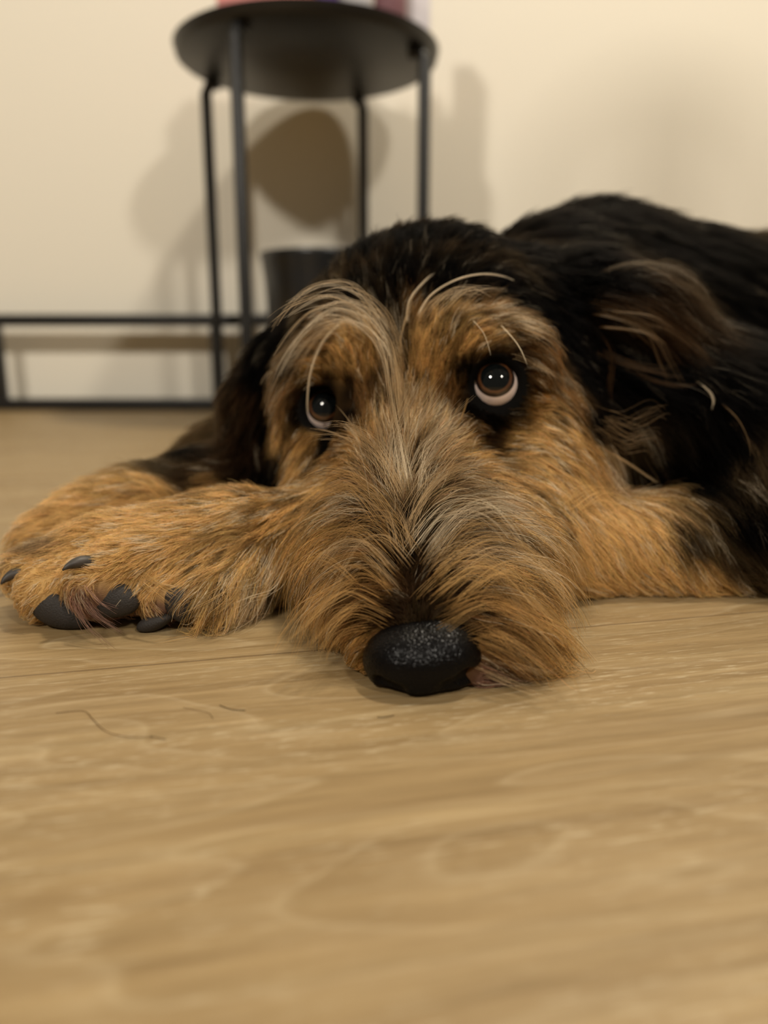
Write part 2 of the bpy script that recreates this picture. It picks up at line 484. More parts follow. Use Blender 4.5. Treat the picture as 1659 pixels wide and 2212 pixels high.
skin, nt, b = mat('dog_skin')
a_ = nt.nodes.new('ShaderNodeAttribute'); a_.attribute_name = 'coat'
nz = nt.nodes.new('ShaderNodeTexNoise'); nz.inputs['Scale'].default_value = 900
bp = nt.nodes.new('ShaderNodeBump'); bp.inputs['Strength'].default_value = 0.4; bp.inputs['Distance'].default_value = 0.001
nt.links.new(nz.outputs['Fac'], bp.inputs['Height']); nt.links.new(bp.outputs[0], b.inputs['Normal'])
nt.links.new(a_.outputs['Color'], b.inputs['Base Color']); b.inputs['Roughness'].default_value = 0.7; b.inputs['Specular IOR Level'].default_value = 0.03
body = link('body', body_me, skin, dog)

nv = len(body_me.vertices)
VCO = np.empty(nv * 3, np.float32); body_me.vertices.foreach_get('co', VCO); VCO = VCO.reshape(-1, 3)
VNO = np.empty(nv * 3, np.float32); body_me.vertices.foreach_get('normal', VNO); VNO = VNO.reshape(-1, 3)
QI = np.empty(len(body_me.loops), np.int32); body_me.loops.foreach_get('vertex_index', QI); QI = QI.reshape(-1, 4)
bvh = BVHTree.FromPolygons([tuple(map(float, v)) for v in VCO], [tuple(map(int, q)) for q in QI])
print('body verts', nv)

def hit(px, py):
    h = bvh.ray_cast(EYE, ray(px, py).normalized())
    return (h[0], h[1]) if h[0] is not None else None

# ------------------------------------------------------------------ coat: colour and lie of the hair
BLK = (0.0022, 0.0019, 0.0017); DBR = (0.032, 0.016, 0.007); BRN = (0.21, 0.108, 0.038)
TAN = (0.54, 0.305, 0.105); LTAN = (0.70, 0.425, 0.16); GOLD = (0.59, 0.345, 0.125)
GRY = (0.32, 0.20, 0.095); BLO = (0.68, 0.47, 0.25); CRM = (0.90, 0.73, 0.50); DGY = (0.042, 0.027, 0.013)
PNK = (0.30, 0.17, 0.13); PAL = (0.88, 0.54, 0.21)
# px, py, dx, dy, length mm, lift deg, colour, share of pale hairs
G = [
 # muzzle, middle line
 (905,1335,-0.05,-1,5,14,DGY,.05),(895,1290,-.05,-1,8,16,DBR,.08),(885,1230,-.05,-1,12,18,BLK,.12),(925,1235,.4,-.9,13,18,DBR,.12),(845,1235,-.5,-.8,13,18,DBR,.12),(880,1170,-.05,-1,16,22,BLK,.18),(920,1160,.4,-.9,18,22,DGY,.2),(850,1165,-.4,-.9,18,22,DGY,.2),
 (872,1110,-.1,-1,20,24,GRY,.24),(868,1050,-.1,-1,22,24,GRY,.31),(862,990,-.1,-1,22,24,GRY,.31),(856,930,-.12,-1,20,20,GRY,.28),
 (850,870,-.12,-1,18,18,GRY,.24),(846,810,-.15,-1,18,16,DGY,.3),(848,750,-.2,-1,18,16,DGY,.35),(852,690,-.1,-1,16,14,BLK,.12),
 # muzzle, right side
 (960,1340,.9,-.3,8,16,DGY,.1),(960,1270,1,-.35,14,20,DBR,.15),(955,1190,.9,-.55,20,24,GRY,.21),(945,1110,.75,-.7,22,26,GRY,.28),(930,1030,.5,-.9,22,26,GRY,.31),
 (920,950,.45,-.95,20,22,BLO,.4),(1020,1330,1,.15,18,22,BRN,.15),(1020,1250,1,.1,28,26,TAN,.3),(1020,1160,1,-.1,28,26,GRY,.28),(1010,1080,.95,-.4,22,24,GRY,.28),
 (1000,1000,.8,-.6,18,20,GOLD,.3),(1090,1330,1,.5,33,22,TAN,.25),(1090,1240,1,.45,33,24,GOLD,.3),(1090,1150,1,.3,28,22,GOLD,.3),(1085,1070,1,.05,16,18,GOLD,.25),
 (1150,1300,.85,.8,36,18,TAN,.25),(1150,1200,.8,.7,22,18,LTAN,.25),(1070,1400,1,.5,22,16,BRN,.2),(1060,1450,1,.35,16,14,PNK,.25),(1110,1400,1,.6,31,16,TAN,.2),(1010,1490,1,.3,9,12,PNK,.2),(1020,1420,1,.2,8,12,BRN,.15),
 # muzzle, left side
 (850,1330,-.8,-.1,8,16,DBR,.08),(840,1270,-1,-.2,14,20,BRN,.12),(830,1190,-.95,-.3,20,24,BRN,.25),(820,1110,-.8,-.6,22,26,GRY,.24),(815,1030,-.6,-.8,22,26,GRY,.28),
 (800,960,-.45,-.9,16,20,TAN,.3),(780,1320,-.9,.4,18,20,BRN,.1),(775,1240,-1,.15,28,24,TAN,.2),(765,1160,-1,-.05,28,24,TAN,.25),(750,1080,-1,-.2,20,22,GOLD,.25),
 (730,1010,-.9,-.2,16,20,GOLD,.25),(720,1300,-.7,.6,22,18,TAN,.15),(700,1230,-.7,.75,33,20,TAN,.2),(690,1150,-.7,.7,28,20,TAN,.2),(680,1070,-.6,.8,18,18,GOLD,.25),
 (800,1400,-.7,.4,7,12,TAN,.15),(770,1370,-.7,.5,9,12,TAN,.12),(815,1440,-.7,.4,6,10,TAN,.15),
 # cheeks
 (1120,960,.95,.1,9,16,LTAN,.25),(1190,930,.85,.4,10,18,PAL,.3),(1180,1020,.8,.6,12,16,PAL,.3),(1130,1040,.9,.4,11,16,TAN,.25),(1240,980,.7,.7,14,20,TAN,.25),(1230,1080,.4,.9,18,20,PAL,.3),
 (1180,1120,.6,.8,18,18,PAL,.3),(660,960,-.6,.7,12,18,TAN,.2),(640,1020,-.5,.8,14,20,TAN,.2),(1110,880,.9,.0,5,14,DGY,.15),(1160,870,.9,.1,8,16,TAN,.3),
 # around the eyes (dark)
 (1066,905,.8,.4,4,16,BLK,.05),(1020,880,-.2,.8,4,16,BLK,.05),(1120,830,.9,.1,4,18,BLK,.08),(1066,760,.5,-.5,5,26,BLK,.05),(1010,800,-.2,-.8,5,20,BLK,.05),(1110,780,.9,-.2,6,24,DBR,.1),
 (706,955,-.5,.6,4,16,BLK,.04),(660,900,-.8,.3,4,16,BLK,.05),(755,900,.3,-.3,5,18,BLK,.04),(706,830,-.2,-.7,5,26,BLK,.04),(760,850,0,-.9,6,20,BLK,.05),(670,850,-.7,0,5,22,DBR,.1),
 (1040,950,.8,-.2,8,18,DBR,.12),(1000,930,.6,-.7,12,20,BRN,.3),(745,975,-.8,-.3,10,18,BRN,.2),
 # between eye and middle
 (960,860,.25,-.95,8,18,BRN,.12),(930,790,.25,-1,8,16,TAN,.12),(900,860,.2,-1,14,18,TAN,.3),(795,880,-.15,-1,8,16,BRN,.1),(800,800,-.1,-1,7,14,TAN,.1),(780,850,-.1,-1,7,16,BRN,.08),
 # right brow
 (930,720,.2,-1,9,18,GOLD,.12),(980,690,.45,-.9,9,20,GOLD,.15),(1000,740,.4,-.8,7,20,TAN,.1),(1040,680,.75,-.6,12,26,BRN,.25),(1080,700,.95,-.2,14,26,BRN,.3),(1060,735,.8,-.4,8,26,TAN,.2),
 (1130,720,.95,.25,14,24,BRN,.3),(1180,770,.85,.55,14,22,BRN,.35),(1215,840,.6,.8,14,20,BRN,.3),(1160,810,.9,.4,12,20,BRN,.3),(900,690,.1,-1,12,18,BRN,.15),
 # left brow
 (790,740,-.15,-1,8,16,GOLD,.1),(750,730,-.5,-.8,9,20,GOLD,.15),(740,780,-.3,-.9,7,18,TAN,.1),(700,750,-.9,-.35,14,24,BRN,.25),(660,770,-.9,.2,18,20,DGY,.25),(630,820,-.7,.7,18,22,BRN,.3),
 (610,890,-.6,.8,16,20,TAN,.25),(690,795,-.7,-.3,10,24,TAN,.2),(720,700,-.7,-.6,14,22,GRY,.3),
 # crown
 (700,660,-.8,-.4,18,20,DGY,.25),(640,700,-.8,.3,20,20,BLK,.15),(780,650,-.4,-.9,18,18,BLK,.15),(870,620,0,-1,18,18,BLK,.08),(960,620,.3,-.9,16,16,BLK,.06),(1060,620,.7,-.6,14,14,BLK,.03),
 (1150,660,.9,.1,14,14,BLK,.03),(1210,740,.7,.7,14,14,BLK,.03),(1240,800,.5,.9,14,14,BLK,.03),(1260,880,.4,.9,14,14,BLK,.03),(1200,700,.8,.4,14,14,BLK,.02),(1100,650,.8,-.2,14,14,BLK,.05),(1000,640,.4,-.9,14,14,BLK,.1),(940,650,.2,-.9,14,14,BLK,.1),(830,690,-.3,-.9,14,14,BLK,.1),(760,660,-.5,-.8,14,14,BLK,.1),(760,570,-.3,-.9,18,20,BLK,.06),(880,540,0,-1,18,18,BLK,.05),(1000,520,.4,-.9,18,18,BLK,.03),(1100,540,.8,-.5,18,18,BLK,.03),
 (920,480,.2,-1,18,18,BLK,.03),
 # neck and back
 (1200,500,.9,-.3,24,18,BLK,.02),(1270,460,.95,-.1,24,18,BLK,.02),(1400,520,1,.1,26,16,BLK,.02),(1550,540,1,.05,26,16,BLK,.01),(1640,620,1,.1,26,16,BLK,.01),(1580,650,1,.2,26,16,BLK,.01),(1590,720,.9,.4,26,16,BLK,.01),(1540,580,1,.1,26,16,BLK,.01),(1620,760,.8,.5,26,16,BLK,.01),(1570,840,.7,.7,24,16,BLK,.02),(1190,560,.9,-.1,16,16,BLK,.02),(1250,560,.95,0,18,16,BLK,.03),(1600,800,.8,.6,26,16,BLK,.02),(1240,600,.9,.2,18,18,BLK,.03),
 # right ear
 (1200,640,.9,.2,16,18,BLK,.02),(1300,620,.95,-.1,28,26,BLK,.12),(1320,660,.95,.25,34,24,DBR,.12),(1400,700,.85,.6,34,22,DBR,.12),(1460,760,.7,.8,30,20,BLK,.08),(1290,740,.6,.7,16,16,BLK,.05),(1330,800,.9,.4,26,18,BLK,.08),(1430,830,.95,.35,24,18,BLK,.1),(1370,760,.7,.7,14,14,BLK,.05),
 (1250,800,.5,.9,14,14,BLK,.03),(1290,880,.5,.9,18,18,BLK,.05),
 # chest
 (1340,950,.6,.8,24,24,DGY,.2),(1420,1000,.6,.8,24,20,BLK,.05),(1300,1000,.7,.7,22,26,GRY,.25),(1550,950,.5,.9,28,18,BLK,.05),(1500,1050,.6,.8,24,18,BLK,.03),(1620,1000,.4,.9,28,18,DGY,.08),(1640,1120,.3,.9,24,18,BLK,.06),
 # near foreleg
 (1290,1110,.5,.8,16,20,PAL,.25),(1350,1130,.4,.9,15,16,PAL,.2),(1300,1220,.5,.85,13,14,PAL,.2),(1400,1180,.45,.9,14,14,PAL,.2),(1480,1160,.45,.9,16,14,DGY,.15),(1500,1250,.6,.7,14,14,PAL,.15),(1400,1260,.8,.5,12,12,PAL,.2),(1290,1270,.8,.4,12,12,PAL,.2),
 (1570,1200,.5,.9,18,16,DGY,.12),(1620,1250,.6,.7,18,16,DGY,.1),(1600,1130,.4,.9,20,16,BLK,.06),(1550,1270,.7,.5,14,14,PAL,.15),
 # paw end of the near foreleg
 (600,1120,-.6,.6,14,16,TAN,.2),(600,1220,-.5,.8,18,18,LTAN,.3),(560,1280,-.7,.7,22,18,BLO,.5),(500,1130,-.8,.4,12,14,PAL,.2),(480,1200,-.6,.7,13,14,PAL,.2),(470,1290,-.5,.85,22,18,PAL,.4),(400,1150,-.9,.2,10,12,PAL,.3),
 (380,1200,-.7,.5,11,12,PAL,.2),(300,1160,-.9,.2,10,12,PAL,.25),(280,1220,-.8,.4,5,12,LTAN,.2),(200,1180,-.9,.15,5,12,PAL,.3),(180,1235,-.8,.2,5,12,PAL,.35),(120,1230,-.85,.3,5,14,PAL,.3),(60,1230,-.8,.3,5,14,PAL,.3),
 (100,1290,-.5,.5,5,14,PAL,.3),(300,1270,-.5,.7,10,14,PAL,.3),(380,1260,-.6,.6,9,14,PAL,.3),(430,1330,-.5,.8,16,14,PAL,.35),(250,1340,.6,.6,9,16,PNK,.2),(180,1300,.3,.8,8,14,PNK,.2),(340,1330,.3,.8,8,14,PNK,.2),
 # far foreleg
 (420,1080,-.9,.1,14,16,TAN,.1),(300,1100,-.9,.2,14,18,LTAN,.12),(200,1120,-.9,.2,12,16,LTAN,.15),(110,1150,-.9,.3,10,16,PAL,.2),(350,1070,-.8,-.3,16,22,LTAN,.1),(480,1060,-.8,.2,14,16,TAN,.08),(90,1175,-.8,.4,10,16,GRY,.2),
 (450,980,-.85,.4,16,14,BLK,.05),(380,1020,-.9,.3,14,12,DGY,.08),(500,1010,-.8,.4,16,14,DBR,.05),(430,1035,-.9,.3,14,14,DBR,.1),
 # left ear
 (620,700,-.7,.5,18,16,BLK,.08),(580,790,-.5,.8,16,14,BLK,.05),(545,860,-.3,.95,17,14,DBR,.04),(540,930,-.1,1,18,14,DBR,.05),(560,1000,.1,1,18,16,BLK,.04),(590,900,0,1,16,14,BLK,.03),(600,980,.1,1,16,14,BLK,.03),(610,1050,0,1,14,14,BLK,.03),(520,900,-.3,1,17,14,DBR,.05),
]
gp, gd, gl, gf, gc, gs = [], [], [], [], [], []
for px, py, dx, dy, ln, lf, cc, sh in G:
    h = hit(px, py)
    if h is None:
        h = bvh.find_nearest(at(px, py, 0.31))[:2]
    p, nrm = h
    d = CR * dx - CU * dy
    d = d - nrm * d.dot(nrm)
    if d.length < 1e-3: continue
    gp.append(p); gd.append(d.normalized()); gl.append(ln / 1000); gf.append(math.radians(lf)); gc.append(cc); gs.append(sh)
# parts turned away from the room's front
for p, d, ln, cc in (((0.40, 0.85, 0.15), (1, 0.1, -0.2), .026, BLK), ((0.6, 0.8, 0.2), (1, 0, 0), .026, BLK), ((0.05, 0.56, 0.18), (0.4, 1, 0.2), .02, BLK),
                     ((-0.06, 0.5, 0.1), (-0.2, 0.8, -0.6), .02, BLK), ((0.62, 0.66, 0.1), (0.8, 0, -0.6), .026, BLK), ((0.3, 0.6, 0.05), (0.6, 0, -0.8), .024, BLK), ((0.2, 0.75, 0.2), (1, .3, 0), .026, BLK),
                     ((-0.05, 0.44, 0.02), (-0.6, 0.2, -0.4), .014, DBR)):
    gp.append(Vector(p)); gd.append(Vector(d).normalized()); gl.append(ln); gf.append(0.3); gc.append(cc); gs.append(0.02)
gp = np.array([tuple(v) for v in gp], np.float32); gd = np.array([tuple(v) for v in gd], np.float32)
GV = np.concatenate([gd, np.array(gl)[:, None], np.array(gf)[:, None], np.array(gc), np.array(gs)[:, None]], 1).astype(np.float32)

def field(P, power=2.6, e=0.005, chunk=40000):
    out = np.empty((len(P), GV.shape[1]), np.float32)
    g2 = (gp * gp).sum(1)
    for i in range(0, len(P), chunk):
        q = P[i:i + chunk]
        d2 = np.maximum((q * q).sum(1)[:, None] + g2[None] - 2 * q @ gp.T, 0) + e * e
        w = d2 ** -power
        w /= w.sum(1, keepdims=True)
        out[i:i + chunk] = w @ GV
    return out

vf = field(VCO)
# bare dark skin round the eyes and under the nose
coat = vf[:, 5:8] * 0.55
for E in (EYE_R, EYE_L):
    d = np.linalg.norm(VCO - np.array(E, np.float32), axis=1)
    k = np.clip((0.021 - d) / 0.003, 0, 1)[:, None]
    coat = coat * (1 - k) + np.array((0.005, 0.0045, 0.004)) * k
d = np.linalg.norm(VCO - np.array(at(905, 1530, 0.245), np.float32), axis=1)
k = np.clip((0.020 - d) / 0.006, 0, 1)[:, None]
coat = coat * (1 - k) + np.array((0.02, 0.014, 0.011)) * k
ca = body_me.color_attributes.new('coat', 'FLOAT_COLOR', 'POINT')
ca.data.foreach_set('color', np.concatenate([coat, np.ones((nv, 1))], 1).astype(np.float32).ravel())

# ------------------------------------------------------------------ eyes
def radial_material(name, stops, rough, axis_len=1.0):
    m, nt, b = mat(name); n, L = nt.nodes, nt.links
    tcn = n.new('ShaderNodeTexCoord'); sp = n.new('ShaderNodeSeparateXYZ'); L.new(tcn.outputs['Object'], sp.inputs[0])
    rp = n.new('ShaderNodeValToRGB'); cr = rp.color_ramp
    dv = n.new('ShaderNodeMath'); dv.operation = 'DIVIDE'; dv.inputs[1].default_value = ER; L.new(sp.outputs['Z'], dv.inputs[0])
    nz = n.new('ShaderNodeTexNoise'); nz.inputs['Scale'].default_value = 500; L.new(tcn.outputs['Object'], nz.inputs['Vector'])
    ad = n.new('ShaderNodeMath'); ad.operation = 'MULTIPLY_ADD'; ad.inputs[1].default_value = 0.06; ad.inputs[2].default_value = -0.03
    L.new(nz.outputs['Fac'], ad.inputs[0]); sm = n.new('ShaderNodeMath'); L.new(dv.outputs[0], sm.inputs[0]); L.new(ad.outputs[0], sm.inputs[1])
    while len(cr.elements) < len(stops): cr.elements.new(0.5)
    for e, (p, c) in zip(cr.elements, stops): e.position = p; e.color = tuple(c) + (1,)
    L.new(sm.outputs[0], rp.inputs[0]); L.new(rp.outputs[0], b.inputs['Base Color'])
    b.inputs['Roughness'].default_value = rough; b.inputs['Coat Weight'].default_value = 1.0; b.inputs['Coat Roughness'].default_value = 0.02
    b.inputs['Coat IOR'].default_value = 1.45
    return m
sclera = simple('eye_white', (0.80, 0.66, 0.61), 0.35, coat=1.0, scale=300, var=0.05)
sclera.node_tree.nodes['Principled BSDF'].inputs['Coat Roughness'].default_value = 0.03
# z / ER = cosine of the angle from the gaze axis
irism = radial_material('iris_brown', [(0.0, (0.02, 0.010, 0.006)), (0.755, (0.010, 0.005, 0.004)), (0.795, (0.07, 0.026, 0.008)), (0.825, (0.11, 0.040, 0.012)), (0.87, (0.03, 0.012, 0.006))], 0.3)
pupilm = simple('pupil_black', (0.004, 0.005, 0.005), 0.1, coat=1.0, var=0.0)
pupilm.node_tree.nodes['Principled BSDF'].inputs['Coat Roughness'].default_value = 0.02
pupilm.node_tree.nodes['Principled BSDF'].inputs['Specular IOR Level'].default_value = 0.0

def cap_mesh(name, r, ang0, ang1, nr=16, n=64):
    bm = bmesh.new(); rings = []
    top = bm.verts.new((0, 0, r)) if ang0 == 0 else None
    for i in range(nr + 1):
        a = ang0 + (ang1 - ang0) * i / nr
        if a == 0: continue
        rings.append([bm.verts.new((r * math.sin(a) * math.cos(2 * math.pi * k / n), r * math.sin(a) * math.sin(2 * math.pi * k / n), r * math.cos(a))) for k in range(n)])
    if top:
        for k in range(n): bm.faces.new((top, rings[0][k], rings[0][(k + 1) % n]))
    for a, b in zip(rings[:-1], rings[1:]):
        for k in range(n): bm.faces.new((a[k], b[k], b[(k + 1) % n], a[(k + 1) % n]))
    me = bpy.data.meshes.new(name); bm.to_mesh(me); bm.free(); return me

def build_eye(c, r, gaze):
    q = gaze.normalized().to_track_quat('Z', 'Y')
    bm = bmesh.new(); bmesh.ops.create_uvsphere(bm, u_segments=64, v_segments=40, radius=r)
    e = from_bm('eye', bm, sclera)
    e.rotation_mode = 'QUATERNION'; e.rotation_quaternion = q
    e.parent = dog; e.location = c - dog.location
    s = r / ER
    i = link('iris', cap_mesh('iris', ER * 1.004, 0, math.radians(47)), irism); i.parent = e; i.scale = (s, s, s)
    p = link('pupil', cap_mesh('pupil', ER * 1.008, 0, math.radians(32.5)), pupilm); p.parent = e; p.scale = (s, s, s)
    return e
build_eye(EYE_R, ER, toward(EYE_R, 0.44, 0.02))
build_eye(EYE_L, ER, toward(EYE_L, 0.42, -0.17))

def lid_rim(E, N, r, a0, a1):
    x = AX_R - N * AX_R.dot(N); x.normalize(); y = N.cross(x); 
    if y.z < 0: y = -y
    bm = bmesh.new()
    pts = []
    for k in range(25):
        a = math.radians(a0 + (a1 - a0) * k / 24)
        pts.append(E + N * 0.0056 + (x * math.cos(a) + y * math.sin(a)) * r)
    bm_tube(bm, pts, [0.00065 * math.sin(math.pi * (k + 0.5) / 25) ** 0.5 for k in range(25)], 10)
    return from_bm('eyelid_rim', bm, rimm, dog)
rimm = simple('wet_lid_skin', (0.05, 0.045, 0.045), 0.15, coat=1.0, bump=0.5, scale=900)
lid_rim(EYE_R, NR, 0.01195, -120, 5)
lid_rim(EYE_L, NL, 0.01190, -110, -10)

# ------------------------------------------------------------------ nose leather
nb = AX_F
NF = Field(tuple(NOSE_C - Vector((0.035, 0.035, 0.03))), tuple(NOSE_C + Vector((0.035, 0.035, 0.03))), 0.0006)
NU = AX_U; NRR = AX_R; NFF = AX_F
NU2 = (CU + Vector((0, 0, 0.5))).normalized(); 
# front plane of the nose tips slightly forward
nx = (CR * math.cos(0.05) + CU * 0.05).normalized(); ny = CF; nz_ = nx.cross(ny).normalized()
AXN = (nx, ny, nz_)
def npt(px, py, Y): return at(px, py, Y)
NF.ell(npt(910, 1420, 0.2530), (0.0202, 0.0150, 0.0128), AXN, 0.005)
NF.ell(npt(868, 1425, 0.2510), (0.0110, 0.0125, 0.0098), AXN, 0.006)
NF.ell(npt(962, 1415, 0.2510), (0.0112, 0.0125, 0.0105), AXN, 0.006)
NF.ell(npt(925, 1375, 0.2600), (0.0135, 0.0110, 0.0075), AXN, 0.008)
NF.cap(npt(905, 1450, 0.2460), 0.0078, npt(905, 1492, 0.2430), 0.0040, 0.006)
NF.cap(npt(990, 1478, 0.2500), 0.0045, npt(940, 1500, 0.2450), 0.0035, 0.004)
NF.cap(npt(838, 1480, 0.2500), 0.0045, npt(872, 1500, 0.2450), 0.0035, 0.004)
# nostrils
NF.cap(npt(966, 1488, 0.2385), 0.0022, npt(1008, 1468, 0.2405), 0.0036, 0.002, 'sub')
NF.cap(npt(1008, 1468, 0.2410), 0.0032, npt(1042, 1446, 0.2490), 0.0020, 0.002, 'sub')
NF.cap(npt(860, 1493, 0.2390), 0.0022, npt(824, 1478, 0.2420), 0.0032, 0.002, 'sub')
NF.cap(npt(906, 1480, 0.2345), 0.0006, npt(906, 1510, 0.2345), 0.0008, 0.001, 'sub')
NF.floor(0.002)
nosem, nt, b = mat('nose_leather')
n, L = nt.nodes, nt.links
tcn = n.new('ShaderNodeTexCoord')
nzd = n.new('ShaderNodeTexNoise'); nzd.inputs['Scale'].default_value = 500; nzd.inputs['Detail'].default_value = 2
L.new(tcn.outputs['Object'], nzd.inputs['Vector'])
mv = n.new('ShaderNodeMix'); mv.data_type = 'VECTOR'; mv.inputs[0].default_value = 0.0012
L.new(tcn.outputs['Object'], mv.inputs[4]); L.new(nzd.outputs['Color'], mv.inputs[5])
vo = n.new('ShaderNodeTexVoronoi'); vo.feature = 'DISTANCE_TO_EDGE'; vo.inputs['Scale'].default_value = 720
L.new(mv.outputs[1], vo.inputs['Vector'])
rp = n.new('ShaderNodeValToRGB'); rp.color_ramp.elements[0].position = 0.0; rp.color_ramp.elements[1].position = 0.42; rp.color_ramp.interpolation = 'B_SPLINE'
L.new(vo.outputs['Distance'], rp.inputs[0])
bp = n.new('ShaderNodeBump'); bp.inputs['Strength'].default_value = 0.45; bp.inputs['Distance'].default_value = 0.0005
L.new(rp.outputs[0], bp.inputs['Height']); L.new(bp.outputs[0], b.inputs['Normal'])
b.inputs['Base Color'].default_value = (0.0035, 0.003, 0.003, 1)
b.inputs['Roughness'].default_value = 0.29; b.inputs['Specular IOR Level'].default_value = 0.14
nose = link('nose', NF.mesh('nose'), nosem, dog)

# ------------------------------------------------------------------ paw pads and claws
padm = simple('paw_pad_skin', (0.021, 0.0165, 0.0135), 0.65, bump=0.3, scale=1500)
def pad(px, py, Y, rx, ry, rz, ang):
    c = at(px, py, Y)
    bm = bmesh.new(); bmesh.ops.create_uvsphere(bm, u_segments=32, v_segments=20, radius=1)
    ca_, sa_ = math.cos(ang), math.sin(ang)
    ex = CR * ca_ - CU * sa_; ez = CR * sa_ + CU * ca_
    for v in bm.verts:
        x, y, z = v.co
        tap = 1 - 0.25 * x
        v.co = c + ex * (x * rx) + CF * (y * ry) + ez * (z * rz * tap)
        v.co.z = max(v.co.z, 0.0006)
    return from_bm('paw_pad', bm, padm, dog)
pads = [pad(130, 1318, 0.3035, 0.0135, 0.0048, 0.0075, 0.45), pad(240, 1290, 0.3000, 0.0120, 0.0048, 0.0088, 0.30),
        pad(392, 1303, 0.3015, 0.0068, 0.0045, 0.0075, -0.6), pad(335, 1345, 0.3000, 0.0080, 0.004, 0.0032, -0.35)]
clawm = simple('claw_horn', (0.040, 0.032, 0.026), 0.5, coat=0.0, scale=300, var=0.3)
def claw(pts, r):
    P = [at(*p) for p in pts]
    sm = []
    for i in range(13):
        t = i / 12; a = P[0].lerp(P[1], t); b_ = P[1].lerp(P[2], t); sm.append(a.lerp(b_, t))
    bm = bmesh.new(); bm_tube(bm, sm, [r * (1 - (i / 12) ** 1.6 * 0.9) for i in range(13)], 14)
    return from_bm('claw', bm, clawm, dog)
claw([(205, 1222, 0.303), (165, 1205, 0.296), (135, 1232, 0.292)], 0.0035)
claw([(60, 1240, 0.318), (20, 1235, 0.314), (2, 1262, 0.310)], 0.0035)
claw([(90, 1175, 0.362), (40, 1185, 0.350), (22, 1215, 0.345)], 0.0035)

# ------------------------------------------------------------------ fur
furm = bpy.data.materials.new('fur'); furm.use_nodes = True
nt = furm.node_tree; nt.nodes.clear()
out = nt.nodes.new('ShaderNodeOutputMaterial'); hb = nt.nodes.new('ShaderNodeBsdfHairPrincipled')
hb.model = 'CHIANG'; hb.parametrization = 'COLOR'
at_ = nt.nodes.new('ShaderNodeAttribute'); at_.attribute_name = 'hcol'
nt.links.new(at_.outputs['Color'], hb.inputs['Color'])
hb.inputs['Roughness'].default_value = 0.36; hb.inputs['Radial Roughness'].default_value = 0.5; hb.inputs['IOR'].default_value = 1.08
df = nt.nodes.new('ShaderNodeBsdfDiffuse'); mxs = nt.nodes.new('ShaderNodeMixShader'); mxs.inputs[0].default_value = 0.55
nt.links.new(at_.outputs['Color'], df.inputs['Color'])
nt.links.new(hb.outputs[0], mxs.inputs[1]); nt.links.new(df.outputs[0], mxs.inputs[2]); nt.links.new(mxs.outputs[0], out.inputs['Surface'])

def make_curves(name, P, Rr, Ccol, parent):
    """P: N x K x 3 points, Rr: N x K radii, Ccol: N x K x 3."""
    N, K, _ = P.shape
    hc = bpy.data.hair_curves.new(name)
    hc.add_curves([K] * N)
    hc.position_data.foreach_set('vector', np.ascontiguousarray(P, np.float32).ravel())
    ra = hc.attributes.get('radius') or hc.attributes.new('radius', 'FLOAT', 'POINT')
    ra.data.foreach_set('value', np.ascontiguousarray(Rr, np.float32).ravel())
    c = hc.attributes.new('hcol', 'FLOAT_COLOR', 'POINT')
    c4 = np.concatenate([Ccol, np.ones((N, K, 1))], 2).astype(np.float32)
    c.data.foreach_set('color', np.ascontiguousarray(c4).ravel())
    hc.materials.append(furm)
    o = bpy.data.objects.new(name, hc); COL.objects.link(o)
    if parent:
        o.parent = parent; o.matrix_parent_inverse = Matrix.Translation(-parent.location)
    return o

tri = np.concatenate([QI[:, [0, 1, 2]], QI[:, [0, 2, 3]]], 0)
A, B_, C_ = VCO[tri[:, 0]], VCO[tri[:, 1]], VCO[tri[:, 2]]
area = 0.5 * np.linalg.norm(np.cross(B_ - A, C_ - A), axis=1)
cen = (A + B_ + C_) / 3
cn = VNO[tri[:, 0]]
eyep = np.array(EYE, np.float32)
tocam = eyep - cen; tocam /= np.linalg.norm(tocam, axis=1)[:, None]
facing = (cn * tocam).sum(1)
eyes = [np.array(EYE_R, np.float32), np.array(EYE_L, np.float32)]
NN = [np.array(NR, np.float32), np.array(NL, np.float32)]
nosec = [np.array(npt(912, 1425, 0.2500), np.float32)]
padc = [np.array(at(130, 1318, 0.3035)), np.array(at(240, 1290, 0.300)), np.array(at(392, 1303, 0.301))]
def density(P, face, z):
    d = np.ones(len(P), np.float32)
    d *= np.where(face > -0.25, 1.0, np.where(face > -0.6, 0.3, 0.08))
    # distance from the face: the coat behind can be sparser
    far = np.clip((P[:, 1] - 0.40) / 0.15, 0, 1)
    d *= 1 - 0.78 * far
    side = np.clip((np.abs(P[:, 0]) - 0.10) / 0.05, 0, 1)
    d *= 1 - 0.6 * side * (1 - far)
    d *= np.where(P[:, 0] > 0.62, 0.1, 1.0)
    d *= np.clip(z / 0.003, 0.0, 1)
    for E, N in zip(eyes, NN):
        v = P - E; h = v @ N; q = np.sqrt(np.maximum((v * v).sum(1) - h * h, 0))
        d *= np.where((q < 0.0136) & (h > -0.004), 0.0, 1.0)
    for c in padc: d *= np.where(np.linalg.norm(P - c, axis=1) < 0.010, 0.0, 1.0)
    v = P - nosec[0]; d *= np.where((v[:, 0] / 0.020) ** 2 + (v[:, 1] / 0.018) ** 2 + (v[:, 2] / 0.0125) ** 2 < 1, 0, 1)
    return d
dens = density(cen, facing, cen[:, 2])

